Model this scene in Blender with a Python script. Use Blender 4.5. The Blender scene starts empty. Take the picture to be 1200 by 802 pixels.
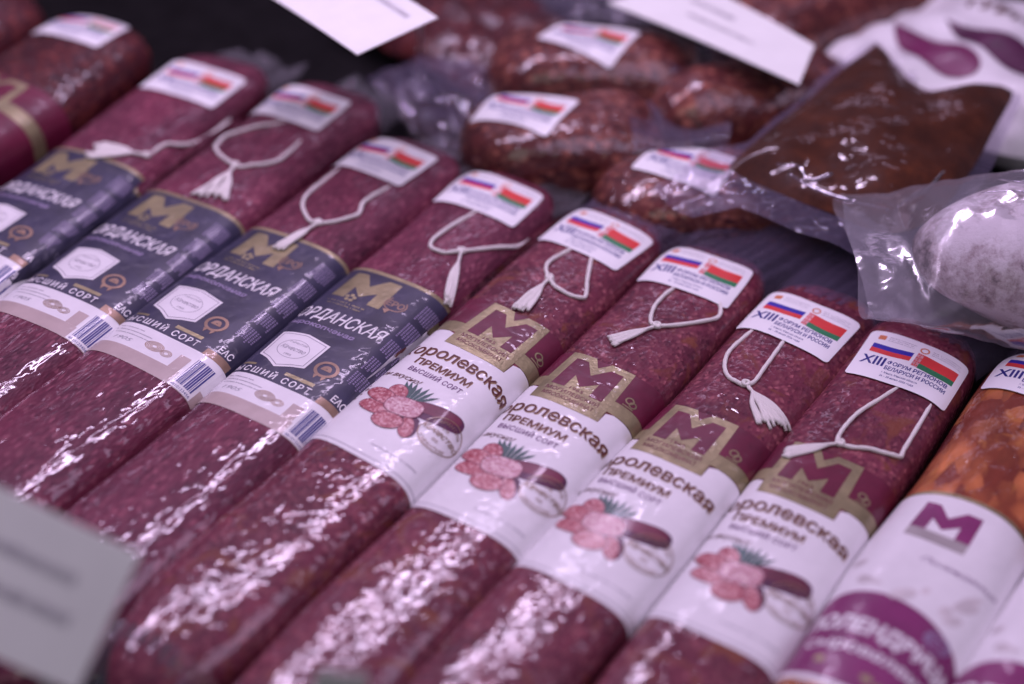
import bpy, bmesh, math, random
import numpy as np
from mathutils import Vector, Matrix

# ------------------------------------------------------------------ camera, world, light
sc = bpy.context.scene
col = sc.collection
MM = 0.001
cam = bpy.data.cameras.new('camera')
camo = bpy.data.objects.new('camera', cam)
col.objects.link(camo)
sc.camera = camo
cam.sensor_width = 36.0
cam.lens = 60.0
cam.clip_start = 0.02
cam.clip_end = 20
cam.dof.use_dof = True
cam.dof.focus_distance = 0.83
cam.dof.aperture_fstop = 2.6
cam.dof.aperture_blades = 0
R_ = Vector((0.85233681, 0.52207615, 0.03095884))
U_ = Vector((-0.34093473, 0.50976787, 0.78987355))
B_ = Vector((0.39659232, -0.68379325, 0.61248781))
camo.matrix_world = Matrix(((R_.x, U_.x, B_.x, 0.337), (R_.y, U_.y, B_.y, -0.580), (R_.z, U_.z, B_.z, 0.554), (0, 0, 0, 1)))

world = bpy.data.worlds.new('World')
sc.world = world
world.use_nodes = True
bg = world.node_tree.nodes['Background']
bg.inputs['Color'].default_value = (0.74, 0.60, 0.95, 1)
bg.inputs['Strength'].default_value = 0.085


def area(name, loc, target, sx, sy, power, color):
    l = bpy.data.lights.new(name, 'AREA')
    l.shape = 'RECTANGLE'
    l.size, l.size_y = sx, sy
    l.energy = power
    l.color = color
    o = bpy.data.objects.new(name, l)
    col.objects.link(o)
    o.location = loc
    d = Vector(target) - Vector(loc)
    o.rotation_euler = d.to_track_quat('-Z', 'Y').to_euler()
    return o


# violet tinted meat-counter strip above the goods, two added violet helpers, and the neutral light of the shop in front
area('strip_light', (-0.45, 0.14, 0.72), (-0.15, -0.06, 0), 1.0, 0.04, 5.4, (0.86, 0.655, 1.0))
area('broad_fill', (0.45, 0.02, 0.95), (0.15, -0.06, 0), 0.9, 0.6, 4.3, (0.86, 0.655, 1.0))  # added soft fill: lifts the right-hand packs without sharp highlights
area('strip_light', (-0.50, 0.72, 0.60), (-0.08, 0.0, 0), 1.2, 0.03, 0.32, (0.86, 0.635, 1.0))  # added weak strip, placed low at the rear for glints on the labels
area('shop_light', (0.5, -1.9, 1.9), (0, -0.1, 0), 1.6, 1.2, 6.6, (0.92, 0.98, 0.89))

vs = sc.view_settings
vs.view_transform = 'Standard'
vs.look = 'None'
vs.exposure = 0.14
vs.gamma = 1.0
sc.cycles.max_bounces = 10
sc.cycles.transparent_max_bounces = 24

# ------------------------------------------------------------------ materials
MATS = {}


def nodes_of(name):
    m = bpy.data.materials.new(name)
    m.use_nodes = True
    nt = m.node_tree
    p = nt.nodes['Principled BSDF']
    MATS[name] = m
    return m, nt, p


def N(nt, kind, **kw):
    n = nt.nodes.new(kind)
    for k, v in kw.items():
        if k in n.inputs:
            n.inputs[k].default_value = v
        else:
            setattr(n, k, v)
    return n


def ramp(nt, src, stops):
    r = nt.nodes.new('ShaderNodeValToRGB')
    e = r.color_ramp.elements
    while len(e) < len(stops):
        e.new(0.5)
    for i, (p, c) in enumerate(stops):
        e[i].position = p
        e[i].color = (*c, 1) if len(c) == 3 else c
    nt.links.new(src, r.inputs['Fac'])
    return r


def mixc(nt, fac, a, b, mode='MIX'):
    m = nt.nodes.new('ShaderNodeMix')
    m.data_type = 'RGBA'
    m.blend_type = mode
    for sock, val in ((m.inputs['Factor'], fac), (m.inputs['A'], a), (m.inputs['B'], b)):
        pass
    fi = m.inputs[0]
    ai, bi = m.inputs[6], m.inputs[7]
    for s, v in ((fi, fac), (ai, a), (bi, b)):
        if hasattr(v, 'is_linked') or hasattr(v, 'links'):
            nt.links.new(v, s)
        elif isinstance(v, tuple):
            s.default_value = (*v, 1)
        else:
            s.default_value = v
    return m.outputs[2]


def coords(nt, scale=(1, 1, 1), warp=0.0):
    tc = nt.nodes.new('ShaderNodeTexCoord')
    mp = nt.nodes.new('ShaderNodeMapping')
    mp.inputs['Scale'].default_value = scale
    nt.links.new(tc.outputs['Object'], mp.inputs['Vector'])
    oi = nt.nodes.new('ShaderNodeObjectInfo')
    ad = nt.nodes.new('ShaderNodeVectorMath')
    nt.links.new(mp.outputs[0], ad.inputs[0])
    cb = nt.nodes.new('ShaderNodeCombineXYZ')
    for i in range(3):
        nt.links.new(oi.outputs['Random'], cb.inputs[i])
    nt.links.new(cb.outputs[0], ad.inputs[1])
    return ad.outputs[0]


def film_bump(nt, p, vec, s1, s2, strength, dist, sharp=0.5):
    """creases of a tight shrink film: two scales of ridged noise"""
    n1 = N(nt, 'ShaderNodeTexNoise', Scale=s1, Detail=1.5, Roughness=0.45)
    n1.noise_type = 'RIDGED_MULTIFRACTAL'
    nt.links.new(vec, n1.inputs['Vector'])
    n2 = N(nt, 'ShaderNodeTexNoise', Scale=s2, Detail=1.0, Roughness=0.4, Distortion=0.6)
    nt.links.new(vec, n2.inputs['Vector'])
    m = nt.nodes.new('ShaderNodeMath')
    m.operation = 'MULTIPLY_ADD'
    nt.links.new(n1.outputs[0], m.inputs[0])
    m.inputs[1].default_value = sharp
    nt.links.new(n2.outputs[0], m.inputs[2])
    b = N(nt, 'ShaderNodeBump', Strength=strength, Distance=dist)
    nt.links.new(m.outputs[0], b.inputs['Height'])
    return b.outputs[0]


def meat_mat(name, deep, mid, fat, cell, stretch=1.0, patch=None, wr=(140, 320), strength=0.7, dist=0.0012, fatpos=0.62):
    m, nt, p = nodes_of(name)
    vec = coords(nt, (1, stretch, 1))
    nz = N(nt, 'ShaderNodeTexNoise', Scale=120.0, Detail=3.0)
    nt.links.new(vec, nz.inputs['Vector'])
    wv = nt.nodes.new('ShaderNodeVectorMath')
    wv.operation = 'MULTIPLY_ADD'
    nt.links.new(nz.outputs['Color'], wv.inputs[0])
    wv.inputs[1].default_value = (0.004, 0.004, 0.004)
    nt.links.new(vec, wv.inputs[2])
    vo = N(nt, 'ShaderNodeTexVoronoi', Scale=cell)
    vo.feature = 'F1'
    nt.links.new(wv.outputs[0], vo.inputs['Vector'])
    sep = nt.nodes.new('ShaderNodeSeparateColor')
    nt.links.new(vo.outputs['Color'], sep.inputs[0])
    fr = ramp(nt, sep.outputs[0], [(0.0, deep), (0.42, mid), (fatpos, mid), (fatpos + 0.2, fat), (1.0, tuple(min(1, c * 1.5) for c in fat))])
    # size of each grain: fat bits fade to lean towards the cell border
    dr = ramp(nt, vo.outputs['Distance'], [(0.25, (1, 1, 1)), (0.75, (0.25, 0.25, 0.25))])
    c1 = mixc(nt, dr.outputs[0], mid, fr.outputs[0])
    big = N(nt, 'ShaderNodeTexNoise', Scale=38.0, Detail=5.0, Roughness=0.65)
    nt.links.new(vec, big.inputs['Vector'])
    br = ramp(nt, big.outputs[0], [(0.3, (0.55, 0.5, 0.55)), (0.7, (1.35, 1.25, 1.2))])
    c2 = mixc(nt, 1.0, c1, br.outputs[0], 'MULTIPLY')
    if patch:
        pn = N(nt, 'ShaderNodeTexNoise', Scale=patch[0], Detail=3.0, Roughness=0.55, Distortion=1.2)
        nt.links.new(vec, pn.inputs['Vector'])
        pr = ramp(nt, pn.outputs[0], [(patch[1], (0, 0, 0)), (patch[1] + 0.12, (1, 1, 1))])
        c2 = mixc(nt, pr.outputs[0], c2, patch[2])
    nt.links.new(c2, p.inputs['Base Color'])
    p.inputs['Roughness'].default_value = 0.5
    p.inputs['Specular IOR Level'].default_value = 0.2
    p.inputs['Coat Weight'].default_value = 1.0
    p.inputs['Coat Roughness'].default_value = 0.07
    p.inputs['Coat IOR'].default_value = 1.5
    nb = film_bump(nt, p, vec, wr[0], wr[1], strength, dist)
    nt.links.new(nb, p.inputs['Coat Normal'])
    b2 = N(nt, 'ShaderNodeBump', Strength=0.5, Distance=0.0006)
    nt.links.new(vo.outputs['Distance'], b2.inputs['Height'])
    nt.links.new(b2.outputs[0], p.inputs['Normal'])
    return m


meat_mat('salami_fine', (0.085, 0.014, 0.036), (0.145, 0.028, 0.060), (0.20, 0.060, 0.09), 700, 0.35, wr=(85, 260), strength=0.45)
meat_mat('salami_coarse', (0.085, 0.013, 0.032), (0.15, 0.029, 0.054), (0.215, 0.068, 0.085), 500, 0.8, patch=(48, 0.56, (0.19, 0.052, 0.034)), wr=(75, 210), strength=0.42)
meat_mat('ham_orange', (0.11, 0.018, 0.016), (0.19, 0.040, 0.02), (0.40, 0.14, 0.05), 120, 0.5, patch=(60, 0.58, (0.45, 0.17, 0.045)), wr=(80, 240), strength=0.9, fatpos=0.4)
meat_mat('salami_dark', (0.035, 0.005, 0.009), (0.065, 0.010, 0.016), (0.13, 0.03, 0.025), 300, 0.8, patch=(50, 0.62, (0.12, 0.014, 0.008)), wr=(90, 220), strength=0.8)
meat_mat('salami_brown', (0.05, 0.010, 0.012), (0.11, 0.025, 0.024), (0.24, 0.085, 0.06), 260, 0.8, patch=(45, 0.60, (0.17, 0.05, 0.03)), wr=(70, 190), strength=0.8)


def paper(name, c, rough=0.45, coat=0.4, metal=0.0, vary=0.10, wr=True, bump=0.6):
    m, nt, p = nodes_of(name)
    vec = coords(nt)
    n = N(nt, 'ShaderNodeTexNoise', Scale=60.0, Detail=6.0, Roughness=0.65)
    nt.links.new(vec, n.inputs['Vector'])
    r = ramp(nt, n.outputs[0], [(0.3, tuple(x * (1 - vary) for x in c)), (0.7, tuple(min(1, x * (1 + vary)) for x in c))])
    nt.links.new(r.outputs[0], p.inputs['Base Color'])
    p.inputs['Roughness'].default_value = rough
    p.inputs['Metallic'].default_value = metal
    p.inputs['Coat Weight'].default_value = coat
    p.inputs['Coat Roughness'].default_value = 0.10
    if wr:
        nb = film_bump(nt, p, vec, 75, 150, bump, 0.0010, 0.7)
        nt.links.new(nb, p.inputs['Coat Normal'])
        n3 = N(nt, 'ShaderNodeTexNoise', Scale=55.0, Detail=3.0, Roughness=0.55, Distortion=0.8)
        n3.noise_type = 'RIDGED_MULTIFRACTAL'
        nt.links.new(vec, n3.inputs['Vector'])
        b2 = N(nt, 'ShaderNodeBump', Strength=0.30, Distance=0.0016)
        nt.links.new(n3.outputs[0], b2.inputs['Height'])
        nt.links.new(b2.outputs[0], p.inputs['Normal'])
    return m


paper('white_label', (0.76, 0.74, 0.76), vary=0.05)
paper('navy_label', (0.030, 0.027, 0.062), vary=0.35)
paper('beige_label', (0.46, 0.36, 0.34))
paper('burgundy', (0.125, 0.006, 0.032), vary=0.25)
paper('gold', (0.33, 0.28, 0.155), rough=0.4, metal=0.5, vary=0.3, bump=0.9)
_g = MATS['gold'].node_tree
_gn = N(_g, 'ShaderNodeTexNoise', Scale=420.0, Detail=2.0)
_g.links.new(coords(_g), _gn.inputs['Vector'])
_gb = N(_g, 'ShaderNodeBump', Strength=0.22, Distance=0.0012)
_g.links.new(_gn.outputs[0], _gb.inputs['Height'])
_g.links.new(_gb.outputs[0], _g.nodes['Principled BSDF'].inputs['Normal'])
paper('bronze', (0.30, 0.19, 0.13), rough=0.4, metal=0.3, vary=0.3)
paper('label_purple', (0.20, 0.020, 0.12), vary=0.2)
paper('warm_grey', (0.36, 0.32, 0.32), vary=0.12)
paper('pale_beige', (0.60, 0.55, 0.56), vary=0.25)
paper('ink_brown', (0.10, 0.018, 0.016), wr=False)
paper('ink_gold', (0.30, 0.19, 0.10), wr=False, metal=0.2)
paper('ink_violet', (0.13, 0.035, 0.15), wr=False)
paper('ink_white', (0.78, 0.76, 0.78), wr=False)
paper('ink_grey', (0.30, 0.28, 0.33), wr=False)
paper('ink_lilac', (0.27, 0.22, 0.36), wr=False)
paper('ink_black', (0.02, 0.018, 0.022), wr=False, vary=0.2)
paper('ink_blue', (0.020, 0.018, 0.20), wr=False, coat=0.1)
paper('flag_blue', (0.030, 0.022, 0.35), wr=False, coat=0.1)
paper('flag_red', (0.66, 0.045, 0.045), wr=False, coat=0.1)
paper('flag_green', (0.03, 0.20, 0.085), wr=False, coat=0.1)
paper('flag_pink', (0.72, 0.38, 0.40), wr=False, coat=0.1, vary=0.3)
paper('emblem_orange', (0.62, 0.20, 0.08), wr=False, coat=0.1)
paper('sticker_paper', (0.84, 0.83, 0.85), rough=0.5, coat=0.12, vary=0.02, wr=False)
paper('tag_card', (0.82, 0.83, 0.80), rough=0.55, coat=0.1, vary=0.03, wr=False)
paper('tag_plastic', (0.55, 0.56, 0.56), rough=0.25, coat=0.5, vary=0.03, wr=False)
paper('pic_dark', (0.075, 0.010, 0.05), wr=False, vary=0.5)
paper('pic_log', (0.16, 0.022, 0.055), wr=False, vary=0.4)
paper('pic_green', (0.045, 0.10, 0.095), wr=False, vary=0.4)
paper('pic_leaf', (0.15, 0.015, 0.08), wr=False, coat=0.1, vary=0.3)
paper('shelf_black', (0.010, 0.009, 0.010), rough=0.7, coat=0.0, vary=0.3, wr=False)
MATS['shelf_black'].node_tree.nodes['Principled BSDF'].inputs['Specular IOR Level'].default_value = 0.03


def pic_meat(name, deep, mid, fat):
    m, nt, p = nodes_of(name)
    vec = coords(nt)
    v = N(nt, 'ShaderNodeTexVoronoi', Scale=900.0)
    nt.links.new(vec, v.inputs['Vector'])
    s = nt.nodes.new('ShaderNodeSeparateColor')
    nt.links.new(v.outputs['Color'], s.inputs[0])
    r = ramp(nt, s.outputs[0], [(0.1, deep), (0.5, mid), (0.95, fat)])
    nt.links.new(r.outputs[0], p.inputs['Base Color'])
    p.inputs['Roughness'].default_value = 0.45
    p.inputs['Coat Weight'].default_value = 0.5
    p.inputs['Coat Roughness'].default_value = 0.2


pic_meat('pic_slice', (0.30, 0.040, 0.065), (0.43, 0.11, 0.13), (0.62, 0.34, 0.36))
pic_meat('pic_cut', (0.42, 0.15, 0.19), (0.54, 0.28, 0.32), (0.72, 0.52, 0.54))

m, nt, p = nodes_of('cotton')
p.inputs['Base Color'].default_value = (0.88, 0.84, 0.80, 1)
p.inputs['Roughness'].default_value = 0.9
w = N(nt, 'ShaderNodeTexWave', Scale=900.0, Distortion=1.5)
w.bands_direction = 'DIAGONAL'
nt.links.new(coords(nt), w.inputs['Vector'])
b = N(nt, 'ShaderNodeBump', Strength=0.6, Distance=0.0004)
nt.links.new(w.outputs[0], b.inputs['Height'])
nt.links.new(b.outputs[0], p.inputs['Normal'])

m, nt, p = nodes_of('twine')
p.inputs['Base Color'].default_value = (0.45, 0.34, 0.20, 1)
p.inputs['Roughness'].default_value = 0.9

m, nt, p = nodes_of('metal_rod')
p.inputs['Base Color'].default_value = (0.5, 0.5, 0.5, 1)
p.inputs['Metallic'].default_value = 0.9
p.inputs['Roughness'].default_value = 0.35


def film_mat(name, opac, tint, wr=(60, 140), strength=0.8, gr=0.10, fm=1.0):
    m = bpy.data.materials.new(name)
    m.use_nodes = True
    MATS[name] = m
    nt = m.node_tree
    p = nt.nodes['Principled BSDF']
    out = nt.nodes['Material Output']
    vec = coords(nt)
    nb = film_bump(nt, p, vec, wr[0], wr[1], strength, 0.0012, 0.9)
    p.inputs['Base Color'].default_value = (*tint, 1)
    p.inputs['Roughness'].default_value = 0.3
    nt.links.new(nb, p.inputs['Normal'])
    gl = N(nt, 'ShaderNodeBsdfGlossy', Roughness=gr)
    nt.links.new(nb, gl.inputs['Normal'])
    tr = N(nt, 'ShaderNodeBsdfTransparent')
    tr.inputs['Color'].default_value = (0.94, 0.92, 0.96, 1)
    lw = N(nt, 'ShaderNodeLayerWeight', Blend=0.35)
    nt.links.new(nb, lw.inputs['Normal'])
    a = nt.nodes.new('ShaderNodeMixShader')
    fr = nt.nodes.new('ShaderNodeMath')
    fr.operation = 'MULTIPLY_ADD'
    nt.links.new(lw.outputs['Facing'], fr.inputs[0])
    fr.inputs[1].default_value = 0.18
    fr.inputs[2].default_value = opac
    fr.use_clamp = True
    nt.links.new(fr.outputs[0], a.inputs[0])
    nt.links.new(tr.outputs[0], a.inputs[1])
    nt.links.new(p.outputs[0], a.inputs[2])
    b = nt.nodes.new('ShaderNodeMixShader')
    f2 = nt.nodes.new('ShaderNodeFresnel')
    f2.inputs['IOR'].default_value = 1.5
    nt.links.new(nb, f2.inputs['Normal'])
    f3 = N(nt, 'ShaderNodeMath', operation='MULTIPLY')
    f3.inputs[1].default_value = fm
    nt.links.new(f2.outputs[0], f3.inputs[0])
    nt.links.new(f3.outputs[0], b.inputs[0])
    nt.links.new(a.outputs[0], b.inputs[1])
    nt.links.new(gl.outputs[0], b.inputs[2])
    nt.links.new(b.outputs[0], out.inputs['Surface'])


film_mat('bag_film', 0.06, (0.62, 0.58, 0.66))
film_mat('bag_film_milky', 0.07, (0.46, 0.38, 0.60))
film_mat('bag_film_clear', 0.10, (0.70, 0.66, 0.74), wr=(60, 150), strength=0.35, gr=0.2, fm=0.35)

# brown marinade in its pouch
m, nt, p = nodes_of('brown_paste')
vec = coords(nt)
n = N(nt, 'ShaderNodeTexNoise', Scale=45.0, Detail=6.0, Roughness=0.7)
nt.links.new(vec, n.inputs['Vector'])
r = ramp(nt, n.outputs[0], [(0.3, (0.03, 0.008, 0.004)), (0.55, (0.065, 0.018, 0.008)), (0.75, (0.12, 0.033, 0.012))])
nt.links.new(r.outputs[0], p.inputs['Base Color'])
p.inputs['Roughness'].default_value = 0.35
p.inputs['Coat Weight'].default_value = 1.0
p.inputs['Coat Roughness'].default_value = 0.07
p.inputs['Specular IOR Level'].default_value = 0.1
nt.links.new(film_bump(nt, p, vec, 30, 85, 0.7, 0.002, 0.8), p.inputs['Coat Normal'])

# white bloom on the dry-cured sausage
m, nt, p = nodes_of('mould_skin')
vec = coords(nt)
n = N(nt, 'ShaderNodeTexNoise', Scale=26.0, Detail=8.0, Roughness=0.72)
nt.links.new(vec, n.inputs['Vector'])
r = ramp(nt, n.outputs[0], [(0.36, (0.07, 0.025, 0.03)), (0.43, (0.40, 0.32, 0.32)), (0.51, (0.72, 0.68, 0.68)), (0.8, (0.80, 0.77, 0.78))])
nt.links.new(r.outputs[0], p.inputs['Base Color'])
p.inputs['Roughness'].default_value = 0.7
b = N(nt, 'ShaderNodeBump', Strength=0.8, Distance=0.003)
nt.links.new(n.outputs[0], b.inputs['Height'])
nt.links.new(b.outputs[0], p.inputs['Normal'])


# ------------------------------------------------------------------ scene helpers
def thing(name, label, cat, loc=(0, 0, 0), rz=0.0, group=None):
    o = bpy.data.objects.new(name, None)
    o.empty_display_size = 0.02
    col.objects.link(o)
    o.location = [c * MM for c in loc]
    o.rotation_euler = (0, 0, rz)
    o['label'] = label
    o['category'] = cat
    if group:
        o['group'] = group
    return o


def mesh_obj(name, verts, faces, mat, parent=None, smooth=True, mats=None, midx=None):
    me = bpy.data.meshes.new(name)
    v = np.asarray(verts, dtype=float) * MM
    me.from_pydata(v.tolist(), [], [tuple(int(i) for i in f) for f in faces])
    for k in (mats or [mat]):
        me.materials.append(MATS[k])
    if midx is not None:
        me.polygons.foreach_set('material_index', midx)
    if smooth:
        me.polygons.foreach_set('use_smooth', [True] * len(me.polygons))
    me.update()
    o = bpy.data.objects.new(name, me)
    col.objects.link(o)
    o.parent = parent
    return o


def grid_faces(nu, nv, wrap_u=False):
    f = []
    for j in range(nv - 1):
        for i in range(nu if wrap_u else nu - 1):
            i2 = (i + 1) % nu
            f.append((j * nu + i, j * nu + i2, (j + 1) * nu + i2, (j + 1) * nu + i))
    return f


# ------------------------------------------------------------------ flat artwork (x across, y along the pack, millimetres)
def cut(verts, faces, sx=1.6, sy=5.0):
    bm = bmesh.new()
    vs_ = [bm.verts.new((x, y, 0)) for x, y in verts]
    for f in faces:
        try:
            bm.faces.new([vs_[i] for i in f])
        except ValueError:
            pass
    xs = [v[0] for v in verts]
    ys = [v[1] for v in verts]
    for ax, step, lo, hi in ((0, sx, min(xs), max(xs)), (1, sy, min(ys), max(ys))):
        k = math.floor(lo / step) + 1
        while k * step < hi - 1e-4:
            co = [0, 0, 0]
            no = [0, 0, 0]
            co[ax] = k * step
            no[ax] = 1
            bmesh.ops.bisect_plane(bm, geom=bm.verts[:] + bm.edges[:] + bm.faces[:], dist=1e-5, plane_co=co, plane_no=no)
            k += 1
    bmesh.ops.triangulate(bm, faces=[f for f in bm.faces if len(f.verts) > 4])
    bm.verts.index_update()
    V = np.array([(v.co.x, v.co.y) for v in bm.verts])
    Fc = [tuple(v.index for v in f.verts) for f in bm.faces]
    bm.free()
    return V, Fc


def poly(pts, holes=None):
    bm = bmesh.new()
    edges = []
    for loop in [pts] + (holes or []):
        vv = [bm.verts.new((x, y, 0)) for x, y in loop]
        edges += [bm.edges.new((vv[i], vv[(i + 1) % len(vv)])) for i in range(len(vv))]
    bmesh.ops.triangle_fill(bm, edges=edges, use_beauty=True, use_dissolve=False)
    bm.verts.index_update()
    V = [(v.co.x, v.co.y) for v in bm.verts]
    Fc = []
    for f in bm.faces:
        ids = [v.index for v in f.verts]
        if f.normal.z < 0 or f.calc_area() == 0:
            ids = ids[::-1]
        Fc.append(tuple(ids))
    bm.free()
    return cut(V, Fc)


def rect(x0, y0, x1, y1):
    return cut([(x0, y0), (x1, y0), (x1, y1), (x0, y1)], [(0, 1, 2, 3)])


def merge(parts):
    V, Fc, off = [], [], 0
    for v, f in parts:
        V.append(np.asarray(v))
        Fc += [tuple(i + off for i in q) for q in f]
        off += len(v)
    return np.vstack(V), Fc


def ell(cx, cy, rx, ry, rot=0.0, n=28, pw=2.0):
    c, s = math.cos(math.radians(rot)), math.sin(math.radians(rot))
    pts = []
    for i in range(n):
        a = 2 * math.pi * i / n
        x = rx * math.copysign(abs(math.cos(a)) ** (2 / pw), math.cos(a))
        y = ry * math.copysign(abs(math.sin(a)) ** (2 / pw), math.sin(a))
        pts.append((cx + x * c - y * s, cy + x * s + y * c))
    return pts


def ring(cx, cy, r0, r1, ry=None, n=32, a0=0, a1=360):
    ry = ry or 1.0
    V, Fc = [], []
    for i in range(n + 1):
        a = math.radians(a0 + (a1 - a0) * i / n)
        for r in (r0, r1):
            V.append((cx + r * math.cos(a), cy + r * ry * math.sin(a)))
    for i in range(n):
        Fc.append((2 * i, 2 * i + 1, 2 * i + 3, 2 * i + 2))
    return V, Fc


def rrect(x0, y0, x1, y1, r, n=5):
    pts = []
    for cx, cy, a in ((x1 - r, y1 - r, 0), (x0 + r, y1 - r, 90), (x0 + r, y0 + r, 180), (x1 - r, y0 + r, 270)):
        for i in range(n + 1):
            t = math.radians(a + 90 * i / n)
            pts.append((cx + r * math.cos(t), cy + r * math.sin(t)))
    return pts


_tc = bpy.data.curves.new('text_source', 'FONT')
_to = bpy.data.objects.new('text_source', _tc)
col.objects.link(_to)


def text(body, x0, x1, y, h, bold=0.0, shear=0.0, rot=0, warp=None, spacing=1.0):
    """lettering fitted between x0 and x1 on the baseline y with cap height h"""
    _tc.body = body
    _tc.size = 10
    _tc.shear = shear
    _tc.offset = bold
    _tc.space_character = spacing
    _tc.resolution_u = 3
    me = bpy.data.meshes.new_from_object(_to)
    V = np.array([v.co[:2] for v in me.vertices])
    Fc = [tuple(p_.vertices) for p_ in me.polygons]
    bpy.data.meshes.remove(me)
    sx = (x1 - x0) / max(1e-6, V[:, 0].max() - V[:, 0].min())
    V[:, 0] = (V[:, 0] - V[:, 0].min()) * sx
    V[:, 1] *= h / 7.3
    if rot:
        a = math.radians(rot)
        V = np.c_[V[:, 0] * math.cos(a) - V[:, 1] * math.sin(a), V[:, 0] * math.sin(a) + V[:, 1] * math.cos(a)]
    V += (x0, y)
    if warp is not None:
        V[:, 1] += warp(V[:, 0])
    return cut(V.tolist(), Fc, 1.6, 50)


def strokes(n, x0, x1, y, h, rng, gap=0.35):
    """print too small to read: a line of tiny uneven strokes"""
    out = []
    x = x0
    while x < x1:
        w_ = rng.uniform(0.25, 0.7)
        out.append(([(x, y), (x + w_, y), (x + w_, y + h * rng.uniform(0.6, 1)), (x, y + h * rng.uniform(0.6, 1))], [(0, 1, 2, 3)]))
        x += w_ + gap * rng.uniform(0.6, 1.4) * (3 if rng.random() < 0.14 else 1)
    return merge(out)


# every design is a list of (part name, parent part or None, material, flat mesh, layer)
rng = random.Random(5)
Mpts = [(-18, 31), (-17, 54), (-10.5, 54), (-4.5, 45), (2, 54), (9, 54), (9.5, 31), (2.6, 31), (2.4, 41.5), (-4.5, 34.5), (-10.6, 41.5), (-11, 31)]
Mgold = [(-22, 18), (-22.5, 35), (-21, 58.5), (-8.6, 58.5), (-4.5, 52), (0.2, 58.5), (13.2, 58.5), (14.5, 36), (15, 18)]


def moved(pts, dx=0, dy=0, sx=1, sy=1):
    return [((x + dx) * sx, (y + dy) * sy) for x, y in pts]


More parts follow.
